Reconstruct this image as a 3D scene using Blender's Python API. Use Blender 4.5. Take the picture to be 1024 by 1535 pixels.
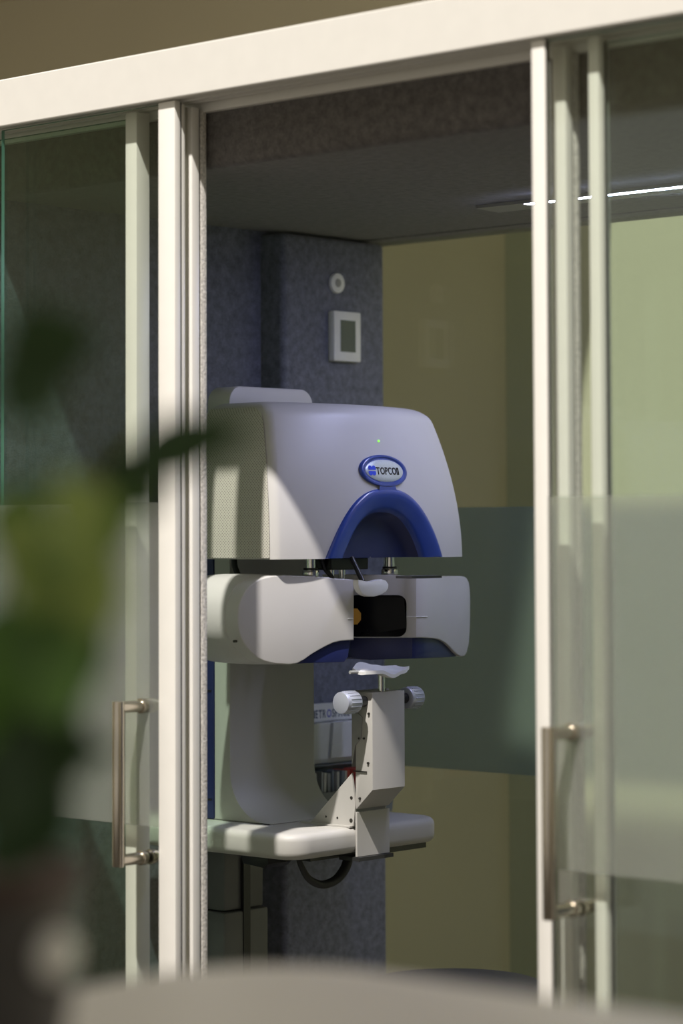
import bpy, bmesh, math, random
from mathutils import Vector, Matrix
random.seed(7)
for o in list(bpy.data.objects): bpy.data.objects.remove(o)
scene = bpy.context.scene
COL = scene.collection
PI = math.pi

# ---------------------------------------------------------------- camera
EYE = 1.40
FPX, YAW, PITCH, ROLL, PPY, CAMY = 3837.3, 0.7332, 0.04681, -0.00398, 620.0, -2.752
CAM = Vector((0, CAMY, EYE))
_F = Vector((-math.sin(YAW)*math.cos(PITCH), math.cos(YAW)*math.cos(PITCH), math.sin(PITCH)))
_R0 = Vector((math.cos(YAW), math.sin(YAW), 0)); _U0 = _R0.cross(_F)
_R = _R0*math.cos(ROLL) + _U0*math.sin(ROLL); _U = -_R0*math.sin(ROLL) + _U0*math.cos(ROLL)
cam = bpy.data.cameras.new('camera'); camo = bpy.data.objects.new('camera', cam); COL.objects.link(camo)
M = Matrix((_R, _U, -_F)).transposed().to_4x4(); M.translation = CAM
camo.matrix_world = M
cam.sensor_fit = 'VERTICAL'; cam.sensor_height = 36; cam.sensor_width = 24
cam.lens = FPX*36/1535
cam.shift_y = -(767.5-PPY)/1535
cam.dof.use_dof = True; cam.dof.focus_distance = 4.33
cam.dof.aperture_fstop = cam.lens/1000/0.034
cam.clip_start = 0.05; cam.clip_end = 60
scene.camera = camo

# ---------------------------------------------------------------- world, sun, exposure
w = bpy.data.worlds.new('room_daylight'); scene.world = w; w.use_nodes = True
w.node_tree.nodes['Background'].inputs[0].default_value = (1.0, 0.94, 0.82, 1)
w.node_tree.nodes['Background'].inputs[1].default_value = 0.27
sun = bpy.data.lights.new('sun', 'SUN'); sun.energy = 3.5; sun.angle = math.radians(1.3); sun.color = (1.0, 0.95, 0.90)
suno = bpy.data.objects.new('sun', sun); COL.objects.link(suno)
suno.rotation_euler = Vector((-0.40, 1.0, -1.87)).to_track_quat('-Z', 'Y').to_euler()
suno.location = (1, -3, 4)
vs = scene.view_settings
vs.view_transform = 'Standard'; vs.look = 'None'; vs.exposure = 0.75; vs.gamma = 1.0; vs.use_curve_mapping = False

# ---------------------------------------------------------------- pixel -> place helpers (real planes only)
def ray(u, v):
    d = _F*FPX + _R*(u-512) + _U*(PPY-v); return d/d.dot(_F)
def onX(u, v, x): d = ray(u, v); return CAM + d*(x/d.x)
def onY(u, v, y): d = ray(u, v); return CAM + d*((y-CAMY)/d.y)
def onZ(u, v, z): d = ray(u, v); return CAM + d*((z-EYE)/d.z)
def atD(u, v, dist): return CAM + ray(u, v)*dist
def on_plane(u, v, p0, n):
    d = ray(u, v); n = Vector(n); return CAM + d*((Vector(p0)-CAM).dot(n)/d.dot(n))

# ---------------------------------------------------------------- materials
MATS = {}
def nodes_of(name):
    m = bpy.data.materials.new(name); m.use_nodes = True
    nt = m.node_tree; b = nt.nodes['Principled BSDF']; MATS[name] = m
    return m, nt, b
def mat(name, col, rough=0.5, metal=0.0, var=0.04, scale=30, bump=0.0, spec=0.5, coat=0.0):
    m, nt, b = nodes_of(name)
    N = nt.nodes.new; L = nt.links.new
    tc = N('ShaderNodeTexCoord'); no = N('ShaderNodeTexNoise'); no.inputs['Scale'].default_value = scale; no.inputs['Detail'].default_value = 4
    L(tc.outputs['Object'], no.inputs['Vector'])
    r = N('ShaderNodeValToRGB')
    r.color_ramp.elements[0].position = 0.3; r.color_ramp.elements[1].position = 0.7
    r.color_ramp.elements[0].color = tuple(c*(1-var) for c in col)+(1,)
    r.color_ramp.elements[1].color = tuple(min(1, c*(1+var)) for c in col)+(1,)
    L(no.outputs['Fac'], r.inputs['Fac']); L(r.outputs['Color'], b.inputs['Base Color'])
    b.inputs['Roughness'].default_value = rough; b.inputs['Metallic'].default_value = metal
    b.inputs['Specular IOR Level'].default_value = spec; b.inputs['Coat Weight'].default_value = coat
    if bump:
        bp = N('ShaderNodeBump'); bp.inputs['Strength'].default_value = bump; bp.inputs['Distance'].default_value = 0.002
        L(no.outputs['Fac'], bp.inputs['Height']); L(bp.outputs['Normal'], b.inputs['Normal'])
    return m
def felt(name, col, s1=260, var=0.35):
    m, nt, b = nodes_of(name); N = nt.nodes.new; L = nt.links.new
    tc = N('ShaderNodeTexCoord')
    a = N('ShaderNodeTexNoise'); a.inputs['Scale'].default_value = s1; a.inputs['Detail'].default_value = 5; a.inputs['Roughness'].default_value = .7
    c = N('ShaderNodeTexNoise'); c.inputs['Scale'].default_value = 70; c.inputs['Detail'].default_value = 6
    L(tc.outputs['Object'], a.inputs['Vector']); L(tc.outputs['Object'], c.inputs['Vector'])
    mx = N('ShaderNodeMath'); mx.operation = 'ADD'; L(a.outputs['Fac'], mx.inputs[0]); L(c.outputs['Fac'], mx.inputs[1])
    r = N('ShaderNodeValToRGB'); r.color_ramp.elements[0].position = 0.36; r.color_ramp.elements[1].position = 0.64
    hf = N('ShaderNodeMath'); hf.operation = 'MULTIPLY'; hf.inputs[1].default_value = 0.5; L(mx.outputs[0], hf.inputs[0])
    r.color_ramp.elements[0].color = tuple(x*(1-var) for x in col)+(1,); r.color_ramp.elements[1].color = tuple(x*(1+var) for x in col)+(1,)
    L(hf.outputs[0], r.inputs['Fac']); L(r.outputs['Color'], b.inputs['Base Color'])
    b.inputs['Roughness'].default_value = 0.95; b.inputs['Specular IOR Level'].default_value = 0.1
    b.inputs['Sheen Weight'].default_value = 0.25; b.inputs['Sheen Roughness'].default_value = 0.5
    bp = N('ShaderNodeBump'); bp.inputs['Strength'].default_value = 0.5; bp.inputs['Distance'].default_value = 0.002
    L(a.outputs['Fac'], bp.inputs['Height']); L(bp.outputs['Normal'], b.inputs['Normal'])
    return m
def glass(name, tint, gloss=1.0):
    m = bpy.data.materials.new(name); m.use_nodes = True; nt = m.node_tree; nt.nodes.clear(); N = nt.nodes.new; L = nt.links.new
    out = N('ShaderNodeOutputMaterial'); t = N('ShaderNodeBsdfTransparent'); t.inputs[0].default_value = tint+(1,)
    g = N('ShaderNodeBsdfGlossy'); g.inputs['Roughness'].default_value = 0.02; g.inputs[0].default_value = (gloss, gloss, gloss, 1)
    lw = N('ShaderNodeLayerWeight'); lw.inputs[0].default_value = 0.5          # facing = 1 - |cos|: Schlick reflectance on both sides
    pw = N('ShaderNodeMath'); pw.operation = 'POWER'; pw.inputs[1].default_value = 5; L(lw.outputs['Facing'], pw.inputs[0])
    f = N('ShaderNodeMath'); f.operation = 'MULTIPLY_ADD'; f.inputs[1].default_value = .96; f.inputs[2].default_value = .04; L(pw.outputs[0], f.inputs[0])
    mx = N('ShaderNodeMixShader'); L(f.outputs[0], mx.inputs[0]); L(t.outputs[0], mx.inputs[1]); L(g.outputs[0], mx.inputs[2]); L(mx.outputs[0], out.inputs[0])
    MATS[name] = m; return m
def frost(name, tint, milk, rough=0.16):
    m = bpy.data.materials.new(name); m.use_nodes = True; nt = m.node_tree; nt.nodes.clear(); N = nt.nodes.new; L = nt.links.new
    out = N('ShaderNodeOutputMaterial')
    rf = N('ShaderNodeBsdfRefraction'); rf.inputs['Color'].default_value = tint+(1,); rf.inputs['Roughness'].default_value = rough; rf.inputs['IOR'].default_value = 1.3
    tr = N('ShaderNodeBsdfTranslucent'); tr.inputs[0].default_value = milk+(1,)
    df = N('ShaderNodeBsdfDiffuse'); df.inputs[0].default_value = milk+(1,)
    m1 = N('ShaderNodeMixShader'); m1.inputs[0].default_value = 0.5; L(tr.outputs[0], m1.inputs[1]); L(df.outputs[0], m1.inputs[2])
    m2 = N('ShaderNodeMixShader'); m2.inputs[0].default_value = 0.23; L(rf.outputs[0], m2.inputs[1]); L(m1.outputs[0], m2.inputs[2])
    L(m2.outputs[0], out.inputs[0]); MATS[name] = m; return m
def emit(name, col, s):
    m, nt, b = nodes_of(name)
    b.inputs['Base Color'].default_value = col+(1,); b.inputs['Emission Color'].default_value = col+(1,); b.inputs['Emission Strength'].default_value = s
    return m
def leafmat(name, col):
    m, nt, b = nodes_of(name); N = nt.nodes.new; L = nt.links.new
    tc = N('ShaderNodeTexCoord'); no = N('ShaderNodeTexNoise'); no.inputs['Scale'].default_value = 40; L(tc.outputs['Object'], no.inputs['Vector'])
    r = N('ShaderNodeValToRGB'); r.color_ramp.elements[0].color = tuple(c*.75 for c in col)+(1,); r.color_ramp.elements[1].color = tuple(c*1.2 for c in col)+(1,)
    L(no.outputs['Fac'], r.inputs['Fac']); L(r.outputs['Color'], b.inputs['Base Color']); b.inputs['Roughness'].default_value = .45
    tr = N('ShaderNodeBsdfTranslucent'); L(r.outputs['Color'], tr.inputs[0])
    mx = N('ShaderNodeMixShader'); mx.inputs[0].default_value = .35
    out = nt.nodes['Material Output']; L(b.outputs[0], mx.inputs[1]); L(tr.outputs[0], mx.inputs[2]); L(mx.outputs[0], out.inputs[0])
    return m
def perforated(name, col):
    m, nt, b = nodes_of(name); N = nt.nodes.new; L = nt.links.new
    tc = N('ShaderNodeTexCoord'); sp = N('ShaderNodeSeparateXYZ'); L(tc.outputs['Object'], sp.inputs[0])
    def sn(sock, k):
        a = N('ShaderNodeMath'); a.operation = 'MULTIPLY'; a.inputs[1].default_value = k; L(sock, a.inputs[0])
        s = N('ShaderNodeMath'); s.operation = 'SINE'; L(a.outputs[0], s.inputs[0]); return s.outputs[0]
    p = N('ShaderNodeMath'); p.operation = 'MULTIPLY'; L(sn(sp.outputs['X'], PI/0.0031), p.inputs[0]); L(sn(sp.outputs['Z'], PI/0.0027), p.inputs[1])
    r = N('ShaderNodeValToRGB'); r.color_ramp.elements[0].position = .5; r.color_ramp.elements[1].position = .66
    r.color_ramp.elements[0].color = col+(1,); r.color_ramp.elements[1].color = (.15, .14, .12, 1)
    L(p.outputs[0], r.inputs['Fac']); L(r.outputs['Color'], b.inputs['Base Color']); b.inputs['Roughness'].default_value = .55
    return m

mat('white_metal', (.80, .775, .72), .38, var=.015)
mat('groove_metal', (.42, .41, .34), .5, var=.03)
mat('seal_black', (.03, .028, .03), .8)
mat('brush_pile', (.62, .59, .54), .95, var=.3, scale=240, bump=.6)
mat('steel', (.60, .55, .47), .26, 1.0, var=.03, scale=200)
mat('chrome', (.75, .74, .72), .12, 1.0, var=.01)
mat('device_white', (.58, .565, .55), .42, var=.012, scale=12)
mat('device_plate', (.45, .435, .405), .5, var=.015, scale=14)
mat('device_blue', (.024, .062, .33), .3, var=.05, coat=.3)
mat('navy_and_niche_shade', (.013, .020, .095), .4, var=.05)  # navy trim colour, also the painted shade inside the niche
perforated('perforated_cream', (.56, .54, .47))
mat('black_plastic', (.012, .012, .014), .35)
mat('black_gloss', (.003, .003, .004), .2, spec=.12)
mat('black_rubber', (.02, .02, .02), .6)
mat('amber', (.75, .38, .06), .2)
mat('badge_silver', (.62, .68, .72), .3, .25, var=.06, scale=500)
mat('logo_blue', (.01, .06, .75), .4)
mat('ink_black', (.012, .012, .02), .5)
mat('ink_navy', (.05, .07, .14), .6)
mat('ink_violet', (.12, .12, .5), .6)
mat('knob_grey', (.46, .48, .56), .3, .35)
mat('screw_dark', (.06, .055, .05), .4, .6)
mat('column_grey', (.13, .13, .13), .5, .2)
mat('plastic_white', (.78, .78, .76), .4)
mat('screen_teal', (.035, .06, .065), .15, coat=.5)
mat('sensor_grey', (.30, .30, .29), .5)
mat('board_white', (.72, .74, .76), .5)
mat('tray_grey', (.16, .18, .20), .5)
mat('leather_black', (.010, .010, .014), .55, var=.2, scale=120, bump=.1, spec=.15)
mat('wall_olive', (.69, .645, .49), .9, var=.02, scale=3, bump=.02)
mat('wall_sage', (.42, .43, .32), .9, var=.02, scale=3, bump=.02)
mat('ceiling_paint', (.62, .55, .38), .9, var=.02, scale=3)
mat('floor_carpet', (.16, .145, .125), .95, var=.25, scale=220, bump=.4)
mat('counter_white', (.86, .83, .80), .4, var=.02, scale=4)
mat('counter_body', (.34, .32, .29), .6, var=.05, scale=6)
mat('pot_dark', (.030, .028, .030), .45)
mat('pot_rim', (.035, .014, .010), .6)
mat('soil', (.03, .02, .012), .95, var=.5, scale=150, bump=.8)
mat('stem', (.05, .09, .03), .6)
mat('glass_edge', (.10, .26, .19), .25)
felt('felt_blue', (.17, .178, .215))
felt('felt_brown', (.15, .135, .115))
felt('felt_grey', (.128, .118, .112))
glass('glass_door', (.945, .965, .94)); glass('glass_side', (.90, .94, .92)); glass('glass_back', (.82, .865, .81)); glass('glass_green', (.80, .90, .83))
frost('frost_film', (.90, .92, .88), (.80, .80, .74)); frost('frost_back', (.66, .73, .76), (.40, .47, .50), .22)
emit('led_white', (.57, .61, 1.0), 98.0)
emit('led_green', (.25, .8, .1), .8)
leafmat('leaf_dark', (.020, .050, .014)); leafmat('leaf_green', (.10, .21, .04)); leafmat('leaf_pale', (.30, .40, .11))
def leaflet_mats():
    cols = [(.45, .10, .07), (.55, .56, .58), (.30, .32, .36), (.62, .60, .56), (.50, .07, .05), (.18, .22, .30), (.68, .68, .68)]
    return [mat('paper_%d' % i, c, .7) for i, c in enumerate(cols)]
PAPERS = leaflet_mats()

# ---------------------------------------------------------------- mesh helpers (all vertices given in world metres)
ORG = {}
def tag(o, label=None, cat=None, group=None, kind=None):
    if label: o['label'] = label
    if cat: o['category'] = cat
    if group: o['group'] = group
    if kind: o['kind'] = kind
    return o
def thing(name, loc, label, cat, group=None):
    o = bpy.data.objects.new(name, None); COL.objects.link(o); o.location = loc; o.empty_display_size = .05
    ORG[o.name] = Vector(loc); return tag(o, label, cat, group)
def build(name, bm, m, parent=None, smooth=None, kind=None):
    bmesh.ops.remove_doubles(bm, verts=bm.verts, dist=1e-6)
    bmesh.ops.recalc_face_normals(bm, faces=bm.faces)
    me = bpy.data.meshes.new(name)
    if parent is None:
        xs = [v.co.x for v in bm.verts]; ys = [v.co.y for v in bm.verts]; zs = [v.co.z for v in bm.verts]
        org = Vector(((min(xs)+max(xs))/2, (min(ys)+max(ys))/2, min(zs)))
    else: org = ORG[parent.name]
    bmesh.ops.translate(bm, verts=bm.verts, vec=-org)
    bm.to_mesh(me); bm.free()
    for mm in (m if isinstance(m, (list, tuple)) else [m]): me.materials.append(MATS[mm] if isinstance(mm, str) else mm)
    if smooth is not None:
        me.polygons.foreach_set('use_smooth', [True]*len(me.polygons)); me.set_sharp_from_angle(angle=math.radians(smooth))
    o = bpy.data.objects.new(name, me); COL.objects.link(o)
    if parent is None: o.location = org
    else: o.parent = parent
    ORG[o.name] = org
    if kind: o['kind'] = kind
    return o
def B(): return bmesh.new()
def add_box(bm, a, b, bev=0, seg=2):
    a, b = Vector(a), Vector(b); t = bmesh.new()
    bmesh.ops.create_cube(t, size=1)
    for v in t.verts: v.co = Vector(((a.x+b.x)/2+v.co.x*(b.x-a.x), (a.y+b.y)/2+v.co.y*(b.y-a.y), (a.z+b.z)/2+v.co.z*(b.z-a.z)))
    if bev: bmesh.ops.bevel(t, geom=t.edges[:], offset=bev, segments=seg, affect='EDGES', profile=.5)
    merge(bm, t); return bm
def merge(bm, t):
    me = bpy.data.meshes.new('tmp'); t.to_mesh(me); t.free(); bm.from_mesh(me); bpy.data.meshes.remove(me)
def add_prism(bm, pts, axis, a, b, bev=0, seg=2):
    """polygon pts in the other two axes (in xyz order), extruded along axis from a to b"""
    t = bmesh.new()
    def P(p, s):
        return Vector((s, p[0], p[1])) if axis == 'x' else Vector((p[0], s, p[1])) if axis == 'y' else Vector((p[0], p[1], s))
    lo = [t.verts.new(P(p, a)) for p in pts]; hi = [t.verts.new(P(p, b)) for p in pts]
    t.faces.new(lo); t.faces.new(hi[::-1]); n = len(pts)
    caps = [e for e in t.edges]
    for i in range(n): t.faces.new((lo[i], lo[(i+1) % n], hi[(i+1) % n], hi[i]))
    bmesh.ops.recalc_face_normals(t, faces=t.faces)
    if bev: bmesh.ops.bevel(t, geom=caps, offset=bev, segments=seg, affect='EDGES', profile=.5)
    merge(bm, t); return bm
def add_cyl(bm, p0, p1, r0, r1=None, n=24, bev=0):
    p0, p1 = Vector(p0), Vector(p1); r1 = r0 if r1 is None else r1; d = (p1-p0)
    t = bmesh.new(); bmesh.ops.create_cone(t, cap_ends=True, segments=n, radius1=r0, radius2=r1, depth=d.length)
    if bev:
        bmesh.ops.bevel(t, geom=[e for e in t.edges if len(e.link_faces) == 2 and any(len(f.verts) > 4 for f in e.link_faces)], offset=bev, segments=2, affect='EDGES', profile=.5)
    q = d.to_track_quat('Z', 'Y').to_matrix().to_4x4(); q.translation = (p0+p1)/2
    bmesh.ops.transform(t, matrix=q, verts=t.verts); merge(bm, t); return bm
def add_lathe(bm, prof, c, n=40):
    rings = []
    for r, z in prof: rings.append([bm.verts.new((c[0]+r*math.cos(2*PI*i/n), c[1]+r*math.sin(2*PI*i/n), z)) for i in range(n)])
    for a, b in zip(rings, rings[1:]):
        for i in range(n): bm.faces.new((a[i], a[(i+1) % n], b[(i+1) % n], b[i]))
    bm.faces.new(rings[0][::-1]); bm.faces.new(rings[-1]); return bm
def add_tube(bm, pts, r, n=10, closed_caps=True):
    pts = [Vector(p) for p in pts]; rings = []; up = None
    rr = r if isinstance(r, (list, tuple)) else [r]*len(pts)
    for i, p in enumerate(pts):
        d = (pts[min(i+1, len(pts)-1)]-pts[max(i-1, 0)]).normalized()
        if up is None: up = d.orthogonal().normalized()
        up = (up - d*up.dot(d)).normalized(); s = d.cross(up)
        rings.append([bm.verts.new(p+(up*math.cos(2*PI*k/n)+s*math.sin(2*PI*k/n))*rr[i]) for k in range(n)])
    for a, b in zip(rings, rings[1:]):
        for k in range(n): bm.faces.new((a[k], a[(k+1) % n], b[(k+1) % n], b[k]))
    bm.faces.new(rings[0][::-1]); bm.faces.new(rings[-1]); return bm
def smoothpath(ctrl, n=8):
    c = [Vector(p) for p in ctrl]; c = [c[0]*2-c[1]]+c+[c[-1]*2-c[-2]]; out = []
    for i in range(1, len(c)-2):
        for k in range(n):
            t = k/n; a, b, d, e = c[i-1:i+3]
            out.append(.5*((2*b)+(d-a)*t+(2*a-5*b+4*d-e)*t*t+(3*b-a-3*d+e)*t**3))
    return out+[c[-2]]
def rrect(x0, x1, y0, y1, r, n=8):
    P = []
    for cx, cy, a0 in ((x1-r, y0+r, -PI/2), (x1-r, y1-r, 0), (x0+r, y1-r, PI/2), (x0+r, y0+r, PI)):
        for i in range(n+1): a = a0+PI/2*i/n; P.append((cx+r*math.cos(a), cy+r*math.sin(a)))
    return P
def H(z): return z+EYE          # heights measured from eye level
def struct(o): o['kind'] = 'structure'; return o
def sthing(name, loc):
    o = bpy.data.objects.new(name, None); COL.objects.link(o); o.location = loc; o.empty_display_size = .05; ORG[o.name] = Vector(loc); o['kind'] = 'structure'; return o
def text_bm(s, size, sx=1.0, bold=0.0):
    cu = bpy.data.curves.new('t', 'FONT'); cu.body = s; cu.size = size; cu.offset = bold; cu.resolution_u = 6
    ob = bpy.data.objects.new('t', cu); COL.objects.link(ob); dg = bpy.context.evaluated_depsgraph_get()
    me = ob.evaluated_get(dg).to_mesh(); bm = bmesh.new(); bm.from_mesh(me); ob.evaluated_get(dg).to_mesh_clear()
    bpy.data.objects.remove(ob); bpy.data.curves.remove(cu)
    for v in bm.verts: v.co.x *= sx
    return bm

# ================================================================ ROOM
ZH, ZT, ZC = H(.675), H(.7535), H(.5746)          # header bottom, header top, booth ceiling
S1, S2 = H(.049), H(-.4515)                        # frosted band
YB, XL, XR = 1.045, -3.358, -1.60
bm = B(); add_box(bm, (-6, -4.6, -.06), (2.5, 2.4, 0)); struct(build('floor', bm, 'floor_carpet'))
wb = struct(build('wall_back', add_box(B(), (-6, 1.85, 0), (2.5, 1.97, 3.0)), 'wall_olive'))
struct(build('wall_left', add_box(B(), (-6.12, -4.6, 0), (-6, 1.97, 3.0)), 'wall_olive'))
struct(build('wall_right_blocker', add_box(B(), (2.5, -4.6, 0), (2.62, 1.97, 3.0)), 'wall_olive'))  # unseen wall added to block ambient light from the right
bm = B()                                           # unseen room ceiling, its opening made up to let sun onto booth and wall
add_box(bm, (-6, -.30, 2.88), (-3.17, 1.85, 3.0)); add_box(bm, (-6, -4.6, 2.88), (2.5, -2.0, 3.0))
struct(build('ceiling', bm, 'ceiling_paint'))
struct(build('trim_1', add_box(B(), (-3.577, 1.77, 0), (-3.475, 1.85, 2.88), .004), 'wall_sage'))

# ================================================================ BOOTH SHELL
bm = B(); add_prism(bm, [(-3.44, -.0), (XR+.09, 0), (XR+.09, 1.10), (-3.44, 1.10)], 'z', .0, .03); struct(build('floor_booth', bm, 'floor_carpet'))
struct(build('wall_booth_left', add_box(B(), (XL-.07, .085, .03), (XL, 1.10, ZC+.02)), 'felt_blue'))
struct(build('wall_booth_right', add_box(B(), (XR, .085, .03), (XR+.07, 1.10, ZC+.02)), 'felt_blue'))
# felt pillar at the back of the left wall
bm = B(); add_prism(bm, rrect(XL-.03, -3.299, .748, YB-.004, .012), 'z', .03, ZC-.006, bev=.010, seg=3)
struct(build('wall_pillar', bm, 'felt_blue', smooth=40))
# felt ceiling slab with a soft front edge
pts = [(.085, ZC+.17)] + [(.085+.016-.016*math.cos(a), ZC+.016-.016*math.sin(a)) for a in (0, .4, .8, 1.2, PI/2)] + [(.995, ZC), (.995, ZC+.17)]
bm = B(); add_prism(bm, pts, 'x', XL-.07, XR+.07)
struct(build('ceiling_booth', bm, 'felt_brown' if False else 'felt_grey', smooth=40))
bm = B(); add_box(bm, (XL-.07, 1.0, ZC-.001), (XR+.07, 1.10, ZC+.17), .003); struct(build('trim_2', bm, 'felt_grey'))
struct(build('roof_booth', add_box(B(), (-3.46, .06, ZC+.171), (XR+.10, 1.11, ZC+.19)), 'white_metal'))

# header beam: white fascia plus the stepped track underneath
hd = sthing('trim_3', (-2.48, 0, ZH))
build('fascia_board', add_box(B(), (-3.62, 0, ZH), (-1.15, .010, ZT), .002), 'white_metal', hd)
bm = B(); add_box(bm, (-3.62, .010, ZH+.006), (-1.15, .084, ZT))
build('track_base', bm, 'groove_metal', hd)
for y0, y1, d in ((.012, .018, .001), (.030, .038, .0), (.050, .058, .0), (.072, .084, -.012)):
    build('track_rail', add_box(B(), (-3.62, y0, ZH+d-.001), (-1.15, y1, ZH+.008)), 'white_metal', hd)

# back glass wall
bw = sthing('wall_booth_back', (-2.48, YB, .03))
build('glass_pane', add_box(B(), (-3.35, YB, .03), (XR, YB+.01, ZC+.02)), 'glass_back', bw)
build('frosted_band', add_box(B(), (-3.35, YB-.0022, S2), (XR, YB-.0004, S1)), 'frost_back', bw)

def pane(parent, x0, x1, y0, y1, z0, z1, m):
    bm = B(); add_box(bm, (x0, y0, z0), (x1, y1, z1))
    for f in bm.faces:
        f.material_index = 0
    o = build('glass_pane', bm, [m, 'glass_edge'], parent)
    for pl in o.data.polygons:
        if abs(pl.normal.y) < .5: pl.material_index = 1
    return o
def pull_handle(parent, x, ys, z0, z1, yglass):
    for side, yy in ((-1, ys), (1, 2*yglass-ys)):
        h = build('handle', add_cyl(add_cyl(B(), (x, yy, z0-.0095), (x, yy, z1+.0095), .0098, n=20, bev=.0012), (x, yy, z1), (x, yy+.001, z1), .004), 'steel', parent, 35)
        for z in (z0, z1):
            bm = B(); e = yglass-.0045 if side < 0 else yglass+.0045
            add_cyl(bm, (x, yy, z), (x, e, z), .0092, n=20)
            build('standoff', bm, 'steel', h, 35)
            bm = B(); add_cyl(bm, (x, e+side*.010, z), (x, e, z), .0118, n=20, bev=.001)
            build('collar', bm, 'steel', h, 35)

ZF = .03
def sliding_leaf(name, xe0, xe1, xr0, xr1, xfar, hx, sgn):
    """sgn=+1: leading edge at the +x side (left leaf), -1: at the -x side (right leaf)"""
    d = sthing(name, ((xe0+xfar)/2, .012, ZF))
    bm = B(); add_box(bm, (xe0, .008, ZF), (xe1, .021, ZH-.002), .0015); build('front_stile', bm, 'white_metal', d, 40)
    lead = xe1 if sgn > 0 else xe0
    build('seal_strip', add_box(B(), (lead-sgn*.004-.002, .0211, ZF), (lead-sgn*.002+.002, .0225, ZH-.004)), 'seal_black', d)
    if sgn > 0:
        build('stile_lip', add_box(B(), (lead-.016, .0226, ZF), (lead-.0005, .031, ZH-.006), .001), 'white_metal', d, 40)
        build('stile_channel', add_box(B(), (lead-.018, .0312, ZF), (lead-.010, .0455, ZH-.008)), 'groove_metal', d)
    bm = B(); add_box(bm, (xr0, .0456, ZF), (xr1, .062, ZH-.008), .0015); build('rear_stile', bm, 'white_metal', d, 40)
    build('seal_strip', add_box(B(), (xr0+.003, .0621, ZF), (xr1-.003, .0655, ZH-.010)), 'seal_black', d)
    build('brush_seal', add_box(B(), (xr0+.001, .0656, ZF), (xr1-.0005, .0795, ZH-.010), .003), 'brush_pile', d, 40)
    g0, g1 = (xfar, xe0) if sgn > 0 else (xe1, xfar)
    pane(d, g0, g1, .011, .0175, ZF, ZH-.004, 'glass_door')
    build('frosted_band', add_box(B(), (g0, .0092, S2), (g1, .0106, S1)), 'frost_film', d)
    pull_handle(d, hx, -.045, H(-.500), H(-.266), .0142)
    return d
d1 = sliding_leaf('door_1', -2.869, -2.832, -2.864, -2.832, -3.246, -2.902, 1)
d2 = sliding_leaf('door_2', -2.134, -2.111, -2.127, -2.104, -1.765, -2.072, -1)

def side_window(name, px0, px1, xo, y0, y1, sgn):
    wn = sthing(name, ((px0+xo)/2, .045, ZF))
    build('post', add_box(B(), (px0, y0, ZF), (px1, y1, ZH-.005), .0015), 'white_metal', wn, 40)
    a, b = (xo, px0) if sgn > 0 else (px1, xo)
    pane(wn, a, b, .041, .049, ZF, ZH-.012, 'glass_green' if sgn > 0 else 'glass_side')
    jx = xo
    build('jamb', add_box(B(), (jx-.05 if sgn > 0 else jx, .012, ZF), (jx if sgn > 0 else jx+.05, .085, ZH-.001), .002), 'white_metal', wn)
    return wn
side_window('window_1', -2.967, -2.941, -3.375, .030, .059, 1)
side_window('window_2', -2.054, -2.036, -1.59, .030, .054, -1)

# ================================================================ CEILING LIGHT
t = thing('ceiling_light', (-2.50, .77, ZC-.006), 'long flush ceiling light with a glowing white strip on the booth ceiling', 'ceiling light')
build('housing', add_prism(B(), [(-2.815, .728), (-2.10, .728), (-2.10, .800), (-2.822, .800)], 'z', ZC-.006, ZC-.0005), 'sensor_grey', t)
build('light_strip', add_box(B(), (-2.715, .736, ZC-.0063), (-2.13, .752, ZC-.0061)), 'led_white', t)

# ================================================================ WALL FITTINGS ON THE PILLAR
PX = -3.299
t = thing('thermostat', (PX, .911, H(.33)), 'white rectangular wall thermostat with a dark screen on the grey felt pillar', 'thermostat')
build('case', add_prism(B(), rrect(.873, .950, H(.331), H(.427), .003), 'x', PX, PX+.016, bev=.0015), 'plastic_white', t, 40)
build('screen', add_box(B(), (PX+.0155, .891, H(.349)), (PX+.0166, .934, H(.410))), 'screen_teal', t)
t = thing('motion_sensor', (PX, .895, H(.462)), 'small round white sensor with grey centre above the thermostat', 'sensor')
build('ring', add_cyl(B(), (PX, .895, H(.482)), (PX+.007, .895, H(.482)), .0205, .019, n=32, bev=.001), 'plastic_white', t, 40)
build('lens', add_cyl(B(), (PX+.007, .895, H(.482)), (PX+.0085, .895, H(.482)), .0085, .007, n=24), 'sensor_grey', t, 40)

# ================================================================ INSTRUMENT TABLE
TT, TB = H(-.497), H(-.5405)
YC = .54
tb = thing('instrument_table', (-3.12, YC, .03), 'cream rounded instrument table with clamped chin rest on a dark lift column', 'table')
bm = B(); t_ = bmesh.new()
pts = rrect(-3.335, -2.9, .345, .735, .045, 10)
add_prism(bm, pts, 'z', TB, TT, bev=.013, seg=4); build('table_top', bm, 'device_plate', tb, 50)
build('lift_column', add_box(B(), (-3.32, .487, H(-.665)), (-3.20, .587, TB), .004), 'column_grey', tb, 40)
build('lower_column', add_box(B(), (-3.326, .481, .075), (-3.194, .593, H(-.667)), .004), 'column_grey', tb, 40)
build('base_foot', add_prism(B(), rrect(-3.34, -2.95, .38, .70, .04), 'z', .031, .074, bev=.01), 'column_grey', tb, 40)
build('column_slot', add_box(B(), (-3.1995, .528, .08), (-3.192, .545, TB-.02)), 'black_plastic', tb)
lv = build('control_paddle', add_prism(B(), [(-3.06, TB-.001), (-2.995, TB-.001), (-2.992, TB-.014), (-3.003, TB-.022), (-3.052, TB-.018)], 'y', .382, .44, bev=.002), 'black_plastic', tb, 40)
bm = B(); add_box(bm, (-3.04, .44, TB-.012), (-2.95, .66, TB-.0005)); build('under_rail', bm, 'black_plastic', tb)
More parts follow.
